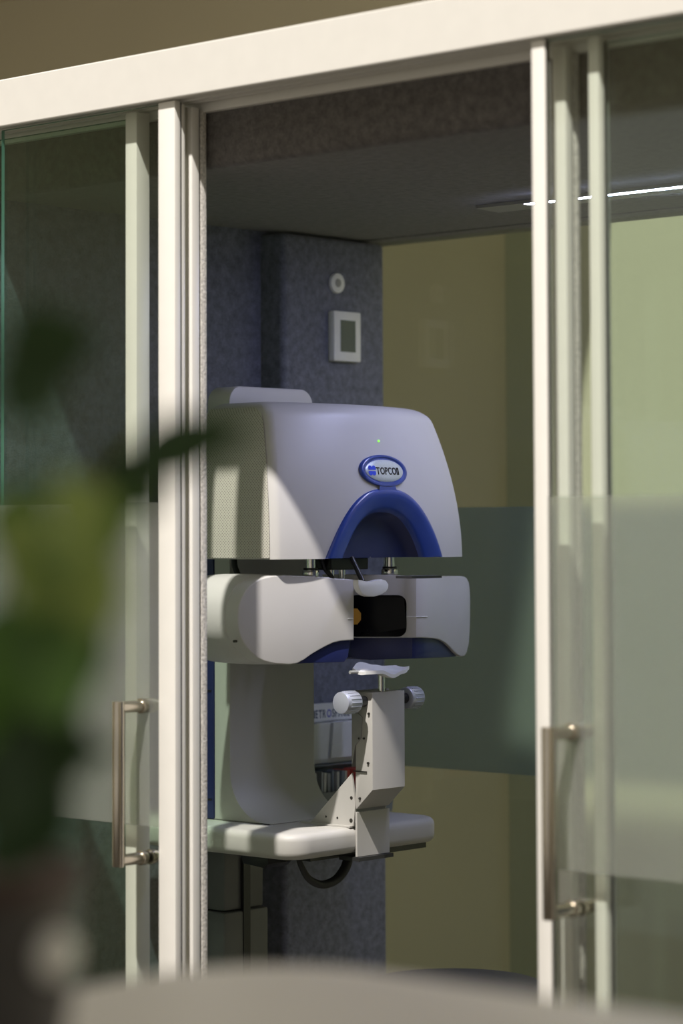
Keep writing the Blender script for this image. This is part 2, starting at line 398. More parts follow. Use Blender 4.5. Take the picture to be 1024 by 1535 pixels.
bm = B(); add_box(bm, (-2.93, .60, TB-.010), (-2.90+.002-.02, .705, TB-.0005)); build('under_rail', bm, 'black_plastic', tb)
a = onX(450, 1288, -2.99); e = onX(524, 1280, -2.99)
pth = smoothpath([onX(446, 1280, -2.99), onX(452, 1299, -2.99), onX(464, 1318, -2.99), onX(483, 1326, -2.99), onX(503, 1319, -2.99), onX(517, 1302, -2.99), onX(524, 1280, -2.99)])
build('cable_loop', add_tube(B(), pth, [.0042+.0045*min(1, i/len(pth)*1.3) for i in range(len(pth))], 12), 'black_rubber', tb, 60)

# ================================================================ REFRACTION INSTRUMENT
dv = thing('eye_test_instrument', (-3.12, YC, TT), 'white and blue eye refraction instrument with domed head standing on the table', 'instrument')
# tower with a concave sweep into the table
ZHT = H(.259)
TX, TXB = -3.131, -3.20
R_ = .085
prof = [(TXB, TT+.0005), (-3.035, TT+.0005), (-3.035, TT+.0015)]
for i in range(11):
    a = PI/2*i/10; prof.append((TX+R_-R_*math.sin(a)+0.0*i, TT+.0018+R_-R_*math.cos(a)))
prof[3] = (TX+R_, TT+.0018)
prof += [(TX, H(-.02)), (TXB, H(-.02))]
bm = B(); add_prism(bm, prof, 'y', .432, .648, bev=.0015); build('tower', bm, 'device_plate', dv, 30)
# rounded top of the tower above the head
hp = [(.432, H(-.01)), (.648, H(-.01))]
r = .030
hp += [(.648-r+r*math.cos(a), ZHT-r+r*math.sin(a)) for a in [PI/2*i/10 for i in range(11)]]
hp += [(.432+r-r*math.sin(a), ZHT-r+r*math.cos(a)) for a in [PI/2*i/10 for i in range(11)]]
build('tower_top', add_prism(B(), hp, 'x', TX-.055, TX, bev=.003), 'device_white', dv, 40)
# blue rear column
bc = build('rear_column', add_box(B(), (-3.335, .428, TT+.001), (-3.168, .652, H(.14)), .004), 'navy_and_niche_shade', dv, 40)
for z in (H(-.462), H(-.273)):
    build('seam', add_box(B(), (-3.33, .4268, z-.0012), (-3.172, .4278, z+.0012)), 'black_plastic', bc)

ZB_, ZTP = H(-.042), H(.222)
def tt(z): return max(0, min(1, (z-ZB_)/(ZTP-ZB_)))
RF = .026
def inset(z):
    k = z-(ZTP-RF)
    return 0 if k <= 0 else RF-math.sqrt(max(0, RF*RF-k*k))
def hw(z): return .245-.036*tt(z)**1.9-inset(z)
def xcn(z): return -2.893-.052*tt(z)**1.9-inset(z)*1.2
XBK = -3.085
def bow(y, z): w_ = hw(z); return .040*max(0, 1-((y-YC)/w_)**2)
def xfront(y, z): return xcn(z)+bow(y, z)
def ring(z):
    w_, xc_, rc = hw(z), xcn(z), .012; P = [(XBK+inset(z), YC-w_)]
    for i in range(1, 5): P.append((XBK+inset(z)+(xc_-rc-XBK-inset(z))*i/5, YC-w_))
    for i in range(7):
        a = PI/2*i/6; P.append((xc_-rc+rc*math.sin(a), YC-w_+rc-rc*math.cos(a)))
    n = 28
    for i in range(1, n): P.append((None, YC-w_+rc+(2*w_-2*rc)*i/n))
    for i in range(7):
        a = PI/2*(1-i/6); P.append((xc_-rc+rc*math.sin(a), YC+w_-rc+rc*math.cos(a)))
    for i in range(4, -1, -1): P.append((XBK+inset(z)+(xc_-rc-XBK-inset(z))*i/5, YC+w_))
    out = []
    for x, y in P:
        if x is None: x = xc_
        if abs(x-xc_) < rc*1.01 and x > xc_-rc+1e-6:
            x += bow(y, z)*((x-(xc_-rc))/rc)
        out.append(Vector((x, y, z)))
    return out
def head_mesh():
    bm = B(); zs = [ZB_+(ZTP-RF-ZB_)*i/18 for i in range(19)]+[ZTP-RF+RF*math.sin(PI/2*i/7) for i in range(1, 8)]
    rings = [[bm.verts.new(v) for v in ring(z)] for z in zs]; n = len(rings[0])
    for a, b in zip(rings, rings[1:]):
        for i in range(n): bm.faces.new((a[i], a[(i+1) % n], b[(i+1) % n], b[i]))
    bm.faces.new(rings[0][::-1])
    prev = rings[-1]; cx = (XBK-2.92)/2
    for k in (.75, .4, .1):
        cur = [bm.verts.new(Vector((cx+(v.co.x-cx)*k, YC+(v.co.y-YC)*k, ZTP+.004*(1-k)))) for v in rings[-1]]
        for i in range(n): bm.faces.new((prev[i], prev[(i+1) % n], cur[(i+1) % n], cur[i]))
        prev = cur
    bm.faces.new(prev); return bm
AH, AW, AP = .118, .151, 2.55        # arch height, half width, power
def arch_pt(th, k):                   # th -1..1 along the arch, k 0..1 scale towards its foot
    d = math.copysign(abs(math.sin(th*PI/2)), th); z = 1-abs(d)**AP
    return YC+.001+AW*k*d, ZB_+AH*(k if k < 1 else k)*z
head = build('head_shell', head_mesh(), 'device_white', dv, 35)
cut = B(); pl = [arch_pt(-1+2*i/30, .94) for i in range(31)]; pl = [(pl[0][0], ZB_-.03)]+pl+[(pl[-1][0], ZB_-.03)]
add_prism(cut, pl, 'x', -3.03, -2.70); co = build('cutter', cut, 'device_white', dv)
md = head.modifiers.new('b', 'BOOLEAN'); md.operation = 'DIFFERENCE'; md.object = co; md.solver = 'EXACT'
dg = bpy.context.evaluated_depsgraph_get(); nm = bpy.data.meshes.new_from_object(head.evaluated_get(dg)); head.modifiers.clear(); head.data = nm; nm.name = 'head_shell'
while len(nm.materials) > 1: nm.materials.pop()
nm.polygons.foreach_set('use_smooth', [True]*len(nm.polygons)); nm.set_sharp_from_angle(angle=math.radians(30))
cm = co.data; bpy.data.objects.remove(co); bpy.data.meshes.remove(cm)
# blue arch with a deep niche
bm = B(); ks = [(1.0, -.004), (1.0, .0018), (.985, .0042), (.955, .005), (.92, .0042), (.86, .0015), (.80, -.003), (.74, -.006), (.70, -.010), (.66, -.017), (.62, -.028), (.56, -.038), (.40, -.046), (.2, -.048), (.02, -.048)]
rows = []
for k, h in ks:
    row = []
    for i in range(49):
        y, z = arch_pt(-1+2*i/48, k); row.append(bm.verts.new((xfront(y, z)+h, y, max(z, ZB_+.0005))))
    rows.append(row)
for a, b in zip(rows, rows[1:]):
    for i in range(48): bm.faces.new((a[i], a[i+1], b[i+1], b[i]))
arch = build('blue_arch', bm, ['device_blue', 'navy_and_niche_shade'], dv, 60)
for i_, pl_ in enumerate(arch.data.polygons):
    if i_ >= 9*48: pl_.material_index = 1  # inner niche faces coloured darker to stand in for the shade there
# badge: blue ring and neck, silver plate, lettering
def on_front(bm, h0, cy=0, cz=0):
    for v in bm.verts:
        y, z, h = v.co.x+cy, v.co.y+cz, v.co.z
        v.co = Vector((xfront(y, z)+h0+h, y, z))
    return bm
BY, BZ = YC+.001, H(.1065)
def ellipse_dome(a, b, prof, n=48):
    bm = B(); rs = [[bm.verts.new((a*k*math.cos(2*PI*i/n), b*k*math.sin(2*PI*i/n), h)) for i in range(n)] for k, h in prof]
    for p, q in zip(rs, rs[1:]):
        for i in range(n): bm.faces.new((p[i], p[(i+1) % n], q[(i+1) % n], q[i]))
    bm.faces.new(rs[-1]); return bm
bm = ellipse_dome(.0605, .0275, [(1, -.002), (1, .003), (.97, .0052), (.90, .0058), (.84, .005), (.80, .0035), (.3, .0035)])
badge = build('badge_ring', on_front(bm, 0, BY, BZ), 'device_blue', dv, 50)
bm = B()
for sgn in (1,):
    n = 8; L_, R2 = [], []
    for i in range(n+1):
        z = H(.068)+(H(.088)-H(.068))*i/n; f = abs(i/n-.62)
        hwid = .0205+.022*f*f
        L_.append(bm.verts.new((YC+.001-hwid, z, .0045))); R2.append(bm.verts.new((YC+.001+hwid, z, .0045)))
    for i in range(n): bm.faces.new((L_[i], R2[i], R2[i+1], L_[i+1]))
bmesh.ops.solidify(bm, geom=bm.faces[:], thickness=.006)
build('badge_neck', on_front(bm, 0), 'device_blue', dv, 40)
bm = ellipse_dome(.0487, .0192, [(1, .002), (1, .0038), (.96, .0046), (.5, .0050), (.1, .0052)])
build('badge_plate', on_front(bm, .0, BY, BZ), 'badge_silver', badge, 50)
# wordmark TOPCON: capitals, last letter drawn as a tall rounded n
def word(parent, s, y0, z0, hgt, adv_scale, m, place, gap=.0006, bold=.0):
    x = y0
    for ch in s:
        src = 'n' if ch == '~' else ch
        t = text_bm(src, 1.0, 1.0, bold)
        xs = [v.co.x for v in t.verts]; ys = [v.co.y for v in t.verts]; sy = hgt/(max(ys)-min(ys)); sx = sy*adv_scale*(.90 if ch == '~' else 1)
        if ch == '~': sx = hgt*1.35*adv_scale*.95
        x0, ym = min(xs), min(ys)
        for v in t.verts: v.co = Vector((x+(v.co.x-x0)*sx, z0+(v.co.y-ym)*sy, 0))
        bmesh.ops.solidify(t, geom=t.faces[:], thickness=.0004)
        wd = (max(xs)-x0)*sx
        build('letter', place(t), m, parent)
        x += wd+gap
    return x
plate_h = .0054
word(badge, 'TOPCO~', BY-.0236, BZ-.0066, .0128, .83, 'ink_black', lambda t: on_front(t, plate_h), .0010, .030)
bm = B()   # the blue emblem: two facing pairs of rounded lobes
def lobe(bm, cx, cz, flip):
    P = []
    for i in range(9):
        a = PI*i/8; P.append((cx+.0046*math.cos(a), cz+flip*.0042*math.sin(a)))
    P += [(cx-.0046, cz-flip*.0034), (cx+.0044, cz-flip*.0034)]
    vs = [bm.verts.new((p[0], p[1], 0)) for p in P]; bm.faces.new(vs)
lobe(bm, BY-.0378, BZ+.0046, 1); lobe(bm, BY-.0290, BZ+.0046, 1); lobe(bm, BY-.0385, BZ-.0042, -1); lobe(bm, BY-.0300, BZ-.0042, -1)
bmesh.ops.solidify(bm, geom=bm.faces[:], thickness=.0004)
build('emblem', on_front(bm, plate_h), 'logo_blue', badge)
bm = B(); bmesh.ops.create_uvsphere(bm, u_segments=12, v_segments=8, radius=.0022)
g = onX(573, 661, -2.875); bmesh.ops.translate(bm, verts=bm.verts, vec=(xfront(g.y, g.z)+.0005, g.y, g.z)); build('indicator_light', bm, 'led_green', dv, 60)
# perforated side panels
for s in (-1, 1):
    bm = B(); nz, nx = 26, 14; rows = []
    z0, z1 = ZB_+.002, ZTP-.010; rc = .028
    for i in range(nz+1):
        z = z0+(z1-z0)*i/nz; xm = xcn(min(z, ZTP-RF))-.010
        k = z-(z1-rc)
        if k > 0: xm -= rc-math.sqrt(max(0, rc*rc-k*k))
        rows.append([bm.verts.new((-3.078+(xm+3.078)*j/nx, YC+s*(hw(z)+.0018), z)) for j in range(nx+1)])
    for a, b in zip(rows, rows[1:]):
        for j in range(nx): bm.faces.new((a[j], a[j+1], b[j+1], b[j]))
    bmesh.ops.solidify(bm, geom=bm.faces[:], thickness=.003 if s < 0 else -.003)
    build('side_grille', bm, 'perforated_cream', dv, 40)

# ---- the two measuring arms hanging below the head
def strip_prism(cols, back, bev=.006):
    """cols: (front point top, front point bottom) left to right; extruded straight back to x=back"""
    bm = B(); T = [bm.verts.new(a) for a, b in cols]; Bo = [bm.verts.new(b) for a, b in cols]
    T2 = [bm.verts.new((back, a.y, a.z)) for a, b in cols]; B2 = [bm.verts.new((back, b.y, b.z)) for a, b in cols]
    n = len(cols); front = []
    for i in range(n-1):
        front.append(bm.faces.new((T[i], T[i+1], Bo[i+1], Bo[i]))); bm.faces.new((T2[i+1], T2[i], B2[i], B2[i+1]))
        bm.faces.new((T[i+1], T[i], T2[i], T2[i+1])); bm.faces.new((Bo[i], Bo[i+1], B2[i+1], B2[i]))
    bm.faces.new((T[0], Bo[0], B2[0], T2[0])); bm.faces.new((Bo[-1], T[-1], T2[-1], B2[-1]))
    bmesh.ops.recalc_face_normals(bm, faces=bm.faces)
    if bev:
        fs = set(front); ed = [e for e in bm.edges if sum(f in fs for f in e.link_faces) == 1]
        bmesh.ops.bevel(bm, geom=ed, offset=bev, segments=3, affect='EDGES', profile=.5, clamp_overlap=True)
    return bm
pLp, pLn = (-2.925, .24, EYE), (1, -.305, 0)
def pL(u, v, off=0): p = on_plane(u, v, pLp, pLn); p.x += off; return p
pRn = (1, .305, 0); pRp = (-2.925, .84, EYE)
pIp, pIn = (-2.86, .627, EYE), (.045, -.065, 0)
def pR(u, v, off=0):
    a, b = on_plane(u, v, pRp, pRn), on_plane(u, v, pIp, pIn)
    t = max(0, min(1, (u-600)/68)); t = t*t*(3-2*t); p = b.lerp(a, t); p.x += off; return p
Lc = [(356.5, 922, 932), (358, 908, 945), (362, 897, 957), (368, 886, 967), (376, 877, 977), (386, 870, 986), (397, 866, 991.5), (412, 863, 995), (434, 862.5, 996.3), (446, 863, 994.5),
      (456, 863.3, 989), (467, 864, 981), (478, 864.5, 974.5), (490, 865, 968), (500, 867, 963.5), (511, 867.5, 961), (522, 868, 960), (531, 869, 959.5)]
la = build('measuring_arm', strip_prism([(pL(u, a), pL(u, b)) for u, a, b in Lc], -2.985, .007), 'device_white', dv, 32)
# swollen outer shell behind the face
Lb = [(u, a, b) for u, a, b in Lc]
cy_, cz_ = .33, H(-.142)
def grow(p, k): return Vector((p.x, cy_+(p.y-cy_)*k, cz_+(p.z-cz_)*k))
bm = B(); rings = []
loop = [pL(u, a) for u, a, b in Lc]+[pL(u, b) for u, a, b in reversed(Lc)]
for x, k in ((-2.951, .98), (-2.954, 1.012), (-2.985, 1.03), (-3.02, 1.03), (-3.055, 1.0), (-3.075, .94), (-3.085, .84)):
    rings.append([bm.verts.new((x if x < -2.96 else x+(p.y-.24)*.25, *grow(p, k if p.y < .44 else min(k, 1.0))[1:])) for p in loop])
for a, b in zip(rings, rings[1:]):
    for i in range(len(loop)): bm.faces.new((a[i], a[(i+1) % len(loop)], b[(i+1) % len(loop)], b[i]))
bm.faces.new(rings[0]); bm.faces.new(rings[-1][::-1])
build('arm_shell', bm, 'device_white', la, 40)
Lt = [(448, 988, 995), (460, 980, 994.5), (478, 971, 994), (500, 961, 993.3), (520, 958, 992.6), (526, 957, 985), (529, 957, 962)]
build('arm_skirt', strip_prism([(pL(u, a, -.006), pL(u, b, -.006)) for u, a, b in Lt], -3.0, .001), 'navy_and_niche_shade', la, 40)
build('alignment_mark', add_tube(B(), [pL(521, 927.5)+Vector((.0006, 0, 0)), pL(529.5, 927.5)+Vector((.0006, 0, 0))], .0007, 6), 'plastic_white', la)
for u, v in ((358, 961), (313, 959)):
    q = onY(u, v, .252); bm = B(); add_cyl(bm, (q.x, .2465, q.z), (q.x, .24, q.z), .0022, n=10); build('screw', bm, 'screw_dark', la)
bm = B(); add_box(bm, (-3.0, .4545, H(-.172)), (-2.885, .462, H(-.09)), .002); build('eyepiece', bm, 'black_gloss', la)

Rc = [(530, 861.5, 956), (560, 861.5, 956), (580, 861.5, 956), (592, 862, 956), (600, 862, 956), (608, 862.5, 956), (616, 863, 956), (624, 863, 956), (632, 863.5, 956), (640, 864, 956.3), (646, 864, 956.7), (652, 864, 957.2), (660, 864, 959), (668, 864, 963.5), (675, 864, 970), (681, 864, 977), (687, 864, 982), (692, 863.5, 984.3), (697, 864.5, 983), (700, 866.5, 978), (703, 872, 966), (704.6, 882, 945), (705.2, 895, 925)]
ra = build('measuring_arm', strip_prism([(pR(u, a), pR(u, b)) for u, a, b in Rc], -3.03, .006), 'device_white', dv, 28)
Rt = [(530, 950, 985.5), (545, 950, 987.6), (560, 950, 989.3), (580, 950, 988.8), (600, 950, 988.2), (612, 950, 987.8), (622, 950, 987.5), (632, 950, 987.1), (642, 950, 986.7), (652, 951, 986.3), (660, 952, 986), (672, 962, 985.5), (682, 975, 984.8), (688, 981, 984.4)]
build('arm_skirt', strip_prism([(pR(u, a, -.006), pR(u, b, -.006)) for u, a, b in Rt], -3.02, .001), 'navy_and_niche_shade', ra, 40)
wp = rrect(519, 608, 892, 954.6, 13, 6)
bm = B(); f = [bm.verts.new(pR(u, v, .0022)) for u, v in wp]; bm.faces.new(f)
bmesh.ops.solidify(bm, geom=bm.faces[:], thickness=.004)
win = build('viewing_window', bm, 'black_gloss', ra)
nI = Vector(pIn).normalized()
lc = on_plane(571, 925, pIp, pIn)
for r0, h, m_ in ((.019, .0032, 'black_gloss'), (.014, .0042, 'black_gloss')):
    build('lens', add_cyl(B(), lc+nI*.001, lc+nI*h, r0, n=28), m_, win, 30)
am = [on_plane(u, v, pIp, pIn)+nI*.003 for u, v in ((530, 912), (536, 912), (541.5, 919), (541.5, 929), (536, 936), (530, 936))]
bm = B(); bm.faces.new([bm.verts.new(v) for v in am]); bmesh.ops.solidify(bm, geom=bm.faces[:], thickness=.003); build('prism', bm, 'amber', win)
build('alignment_mark', add_tube(B(), [pR(u, 924.5, .0008) for u in (609, 616, 624, 632, 640)], .0008, 6), 'plastic_white', ra)
q = onZ(630, 866, H(-.072))
bm = B(); add_prism(bm, [(q.x-.035, q.y-.02), (q.x+.012, q.y-.035), (q.x+.004, q.y+.05), (q.x-.03, q.y+.06)], 'z', H(-.073), H(-.069)); build('top_plate', bm, 'black_plastic', ra)

# ---- suspension: two chromed shafts with collars, centre block, cables
ARMT = H(-.076)
for y, par in ((.438, la), (.642, ra)):
    s = build('suspension_shaft', add_cyl(B(), (-2.945, y, ARMT-.003), (-2.945, y, ZB_+.003), .0085, n=24), 'chrome', dv, 30)
    build('collar', add_cyl(B(), (-2.945, y, ARMT-.001), (-2.945, y, ARMT+.014), .0145, n=24, bev=.001), 'chrome', s, 30)
    build('collar', add_cyl(B(), (-2.945, y, ARMT+.0145), (-2.945, y, ARMT+.018), .0125, n=24, bev=.0005), 'black_plastic', s, 30)
build('centre_block', add_box(B(), (-2.975, .478, ZB_-.020), (-2.935, .575, ZB_+.0005), .002), 'black_plastic', dv)
for y in (.50, .528):
    build('guide_rod', add_cyl(B(), (-2.955, y, ARMT-.03), (-2.955, y, ZB_-.019), .006, n=18), 'chrome', dv, 30)
build('cable', add_tube(B(), smoothpath([onY(351, 832, .40), onY(352, 848, .40), onY(357, 862, .40)]), .005, 10), 'black_rubber', dv, 60)
build('cable', add_tube(B(), smoothpath([onX(482, 832, -2.95), onX(486, 850, -2.95), onX(498, 866, -2.95)]), .004, 10), 'black_rubber', dv, 60)
# forehead rest
fr = [(537.6, 869.5), (543, 869.8), (549, 871.3), (555, 871.8), (561, 871), (567, 869.2), (573, 868.3), (579, 870), (583, 876), (582.5, 882), (579.5, 887), (572, 891.5), (562, 894.4), (553, 894.4), (547, 892.3), (542, 888.5), (538.7, 882), (537, 876)]
bm = B(); vs_ = [onX(u, v, -2.835) for u, v in fr]; add_prism(bm, [(p.y, p.z) for p in vs_], 'x', -2.848, -2.835, bev=.002)
fo = build('forehead_rest', bm, 'plastic_white', dv, 40)
build('rest_arm', add_tube(B(), [onX(527, 836, -2.88), onX(544, 872, -2.85)], .0045, 10), 'black_plastic', dv, 60)

# ---- chin rest
cr = build('chin_rest', add_prism(B(), [(-2.897, H(-.268)), (-2.860, H(-.268)), (-2.860, H(-.431)), (-2.8965, H(-.4655)), (-2.8995, H(-.4655)), (-2.8995, H(-.44))], 'y', .498, .582, bev=.0018), 'device_plate', tb, 30)
build('front_plate', add_box(B(), (-2.8995, .498, H(-.546)), (-2.8955, .582, H(-.4705)), .0005), 'device_plate', cr)
build('rear_plate', add_prism(B(), [(-2.9055, H(-.266)), (-2.8975, H(-.266)), (-2.8975, H(-.30)), (-2.882, H(-.31)), (-2.884, H(-.345)), (-2.8975, H(-.358)), (-2.9055, H(-.395))], 'y', .4965, .5835), 'sensor_grey', cr)
for y in (.4995, .5775):
    build('gusset', add_prism(B(), [(-3.00, TT+.003), (-2.902, TT+.003), (-2.898, H(-.46)), (-2.905, H(-.405))], 'y', y-.0035, y), 'device_plate', cr)
build('foot_plate', add_prism(B(), [(-3.02, .490), (-2.905, .490), (-2.905, .588), (-3.02, .588)], 'z', TT+.0003, TT+.003), 'device_plate', cr)
build('clamp_pad', add_box(B(), (-2.935, .496, H(-.553)), (-2.889, .584, H(-.5465))), 'black_rubber', cr)
bm = B(); add_box(bm, (-2.902, .4958, H(-.4025)), (-2.872, .4972, H(-.4005))); build('slot', bm, 'screw_dark', cr)
for u, v, r0 in ((552.5, 1070, .0022), (551.5, 1144, .0022), (539, 1197, .0022), (527, 1196, .0030), (526.5, 1230, .0036), (489, 1224, .0020), (506, 1226, .0020), (538, 1107, .0018), (545, 1107, .0018)):
    q = onY(u, v, .4962); build('screw', add_cyl(B(), (q.x, .4956, q.z), (q.x, .499, q.z), r0, n=12), 'screw_dark', cr, 30)
build('stem', add_cyl(B(), (-2.872, .535, H(-.275)), (-2.872, .535, H(-.236)), .0062, n=20), 'chrome', cr, 30)
kz, kx = H(-.283), -2.878
for ya, yb, yi in ((.438, .474, .498), (.604, .636, .582)):
    bm = B(); n = 40
    add_cyl(bm, (kx, ya, kz), (kx, yb, kz), .0185, n=36, bev=.002); k = build('adjusting_knob', bm, 'knob_grey', cr, 30)
    for j in range(18):
        a = 2*PI*j/18; d = Vector((math.cos(a), 0, math.sin(a)))
        c0 = Vector((kx, 0, kz))+d*.0184
        build('ridge', add_cyl(B(), (c0.x, ya+.008, c0.z), (c0.x, yb-.003, c0.z), .0011, n=6), 'knob_grey', k)
    build('axle', add_cyl(B(), (kx, min(yb, yi) if ya < .5 else yi, kz), (kx, max(yb, yi) if ya < .5 else ya, kz), .009, n=18), 'black_plastic', k, 30)
bm = B(); nu, nv = 28, 10; G = []
def interp(pts, s):
    for (a, za), (b, zb) in zip(pts, pts[1:]):
        if s <= b:
            t = (s-a)/(b-a); t = t*t*(3-2*t); return za+(zb-za)*t
    return pts[-1][1]
for i in range(nu+1):
    s = -1+2*i/nu; y = .530+.056*s; row = []
    zf = interp([(-1, -.2305), (-.45, -.2300), (.12, -.2385), (.55, -.2325), (1, -.2265)], s)
    zr = interp([(-1, -.2260), (-.5, -.2175), (.15, -.2235), (.6, -.2265), (1, -.2262)], s)
    for j in range(nv+1):
        q = j/nv; wdt = .046*(1-.35*max(0, abs(s)-.7)/.3)
        x = -2.868+wdt*(q-.5); k = (1-q)
        z = H(zf+(zr-zf)*k*k) - .002*math.sin(PI*q)
        row.append(bm.verts.new((x, y, z)))
    G.append(row)
Gb = [[bm.verts.new(v.co-Vector((0, 0, .0058))) for v in row] for row in G]
for a, b, c, d in zip(G, G[1:], Gb, Gb[1:]):
    for j in range(nv): bm.faces.new((a[j], b[j], b[j+1], a[j+1])); bm.faces.new((c[j+1], d[j+1], d[j], c[j]))
    bm.faces.new((a[0], c[0], d[0], b[0])); bm.faces.new((b[nv], d[nv], c[nv], a[nv]))
for g, h in ((G[0], Gb[0]), (G[-1], Gb[-1])):
    for j in range(nv): bm.faces.new((g[j], g[j+1], h[j+1], h[j]))
build('chin_cup', bm, 'plastic_white', cr, 50)
build('paper_pin', add_cyl(B(), (-2.872, .455, H(-.2325)), (-2.872, .479, H(-.2325)), .0028, n=10), 'sensor_grey', cr, 30)

# ================================================================ LEAFLET DISPLAY ON THE PILLAR
DX = PX
dsp = thing('leaflet_display', (DX, .87, H(-.53)), 'white leaflet display board with lettering mounted on the felt pillar behind the instrument', 'display')
build('board', add_box(B(), (DX+.001, .74, H(-.435)), (DX+.008, .985, H(-.322)), .001), 'board_white', dsp)
build('header_strip', add_box(B(), (DX+.0085, .74, H(-.355)), (DX+.014, .985, H(-.3215)), .001), 'plastic_white', dsp)
def on_board(t, h=DX+.0141):
    for v in t.verts: v.co = Vector((h+v.co.z, v.co.x, v.co.y))
    return t
x = word(dsp, 'METR', .8060, H(-.3485), .0155, .74, 'ink_navy', on_board, .0018, .02)
x = word(dsp, 'O', x+.0004, H(-.3485), .0155, .8, 'ink_violet', on_board, .0018, .03)
word(dsp, 'SPACE', x+.0002, H(-.3485), .0155, .74, 'ink_navy', on_board, .0018, .02)
for y0, y1 in ((.742, .844), (.852, .985)):
    build('pocket', add_prism(B(), [(DX+.0085, H(-.425)), (DX+.022, H(-.425)), (DX+.030, H(-.357)), (DX+.0085, H(-.357))], 'y', y0, y1, bev=.001), 'board_white', dsp)
build('tray', add_prism(B(), [(DX+.001, H(-.533)), (DX+.060, H(-.533)), (DX+.066, H(-.482)), (DX+.062, H(-.482)), (DX+.056, H(-.528)), (DX+.004, H(-.528)), (DX+.004, H(-.436)), (DX+.001, H(-.436))], 'y', .742, .985), 'tray_grey', dsp)
build('tray_cover', add_box(B(), (DX+.004, .742, H(-.440)), (DX+.016, .985, H(-.436)), .001), 'tray_grey', dsp)
y = .748; i = 0
names = ['red', 'light grey', 'grey', 'cream', 'scarlet', 'dark blue', 'white']
while y < .972:
    k = (i*3+i//4) % 7; th = random.choice((.005, .006, .007)); le = random.uniform(-.004, .006); top = H(-.444)-random.uniform(0, .005)
    bm = B(); add_prism(bm, [(y, H(-.5275)), (y+th, H(-.5275)), (y+th+le, top), (y+le, top)], 'x', DX+.018, DX+.055)
    lf = build('leaflet', bm, PAPERS[k]); tag(lf, names[k]+' leaflet standing on edge in the tray of the display board', 'leaflet', 'leaflets in the display tray')
    y += th+max(0.0015, -le*.5+.0015)+(.004 if random.random() < .25 else .0005)+abs(le)*.5; i += 1
    if .865 < y < .888:
        bm = B(); add_prism(bm, [(y, H(-.5275)), (y+.012, H(-.5275)), (y+.034, H(-.446)), (y+.022, H(-.446))], 'x', DX+.018, DX+.055)
        tag(build('leaflet', bm, 'paper_4'), 'thick bright red leaflet leaning over among the leaflets in the tray', 'leaflet', 'leaflets in the display tray'); y += .040

# ================================================================ STOOL
SX, SY, SZ = -2.613, .409, H(-.71)
st = thing('stool', (SX, SY, .03), 'round black padded stool standing inside the glass booth', 'stool')
rs = .158
build('seat', add_lathe(B(), [(.02, SZ-.062), (rs-.012, SZ-.060), (rs-.002, SZ-.050), (rs, SZ-.030), (rs-.004, SZ-.012), (rs-.018, SZ-.003), (.06, SZ), (.005, SZ)], (SX, SY), 56), 'leather_black', st, 50)
build('seat_plate', add_cyl(B(), (SX, SY, SZ-.075), (SX, SY, SZ-.062), .08, n=28), 'black_plastic', st, 30)
build('gas_column', add_cyl(B(), (SX, SY, .30), (SX, SY, SZ-.075), .014, n=20), 'chrome', st, 30)
build('column_sleeve', add_cyl(B(), (SX, SY, .09), (SX, SY, .32), .024, n=20), 'black_plastic', st, 30)
for j in range(5):
    a = 2*PI*j/5+.3; d = Vector((math.cos(a), math.sin(a), 0)); c = Vector((SX, SY, 0))
    lg = build('leg', add_tube(B(), [c+d*.01+Vector((0, 0, .115)), c+d*.11+Vector((0, 0, .105)), c+d*.215+Vector((0, 0, .088))], [.018, .015, .011], 10), 'chrome', st, 60)
    e = c+d*.215; s = Vector((-d.y, d.x, 0))
    build('caster', add_cyl(B(), e+Vector((0, 0, .055))-s*.012, e+Vector((0, 0, .055))+s*.012, .025, n=20, bev=.003), 'black_rubber', lg, 30)
    build('caster_stem', add_cyl(B(), e+Vector((0, 0, .055)), e+Vector((0, 0, .09)), .006, n=10), 'chrome', lg, 30)

# ================================================================ FOREGROUND COUNTER
CT = H(-.31)
ct = thing('reception_counter', (-.45, -1.78, 0), 'pale grey counter with rounded corners in front of the booth', 'counter')
build('worktop', add_prism(B(), rrect(-1.325, .45, -2.22, -1.37, .12, 12), 'z', CT-.045, CT, bev=.006, seg=3), 'counter_white', ct, 40)
build('body', add_prism(B(), rrect(-1.27, .40, -2.16, -1.43, .09, 10), 'z', .08, CT-.0455), 'counter_body', ct, 40)
build('plinth', add_prism(B(), rrect(-1.24, .37, -2.13, -1.46, .07, 10), 'z', 0, .0795), 'black_plastic', ct, 40)

# ================================================================ POTTED PLANT ON THE COUNTER
pcx, pcy = -1.116, -1.858
pt = thing('potted_plant', (pcx, pcy, CT), 'leafy green houseplant in a dark round pot on the counter', 'plant')
PTOP = H(-.180)
pot = build('pot', add_lathe(B(), [(.060, CT+.0005), (.074, CT+.012), (.083, CT+.06), (.086, PTOP-.02), (.086, PTOP-.012), (.079, PTOP-.012), (.076, PTOP-.02), (.01, PTOP-.022)], (pcx, pcy), 48), 'pot_dark', pt, 40)
build('rim', add_lathe(B(), [(.080, PTOP-.013), (.089, PTOP-.013), (.090, PTOP), (.082, PTOP+.001), (.080, PTOP-.003)], (pcx, pcy), 48), 'pot_rim', pot, 40)
build('soil', add_lathe(B(), [(.079, PTOP-.016), (.05, PTOP-.010), (.01, PTOP-.008)], (pcx, pcy), 32), 'soil', pt, 60)
for k in range(400):
    q = atD(80, 1430, 1.15+k*.001)
    if math.hypot(q.x-pcx, q.y-pcy) < .0865: break
ballp = q
bm = B(); bmesh.ops.create_uvsphere(bm, u_segments=20, v_segments=12, radius=.0135)  # small white sphere set on the side of the pot
for v in bm.verts: v.co = ballp+v.co
o = build('round_ball', bm, 'plastic_white', pot, 60); o['label'] = 'pale round ball on the side of the pot'
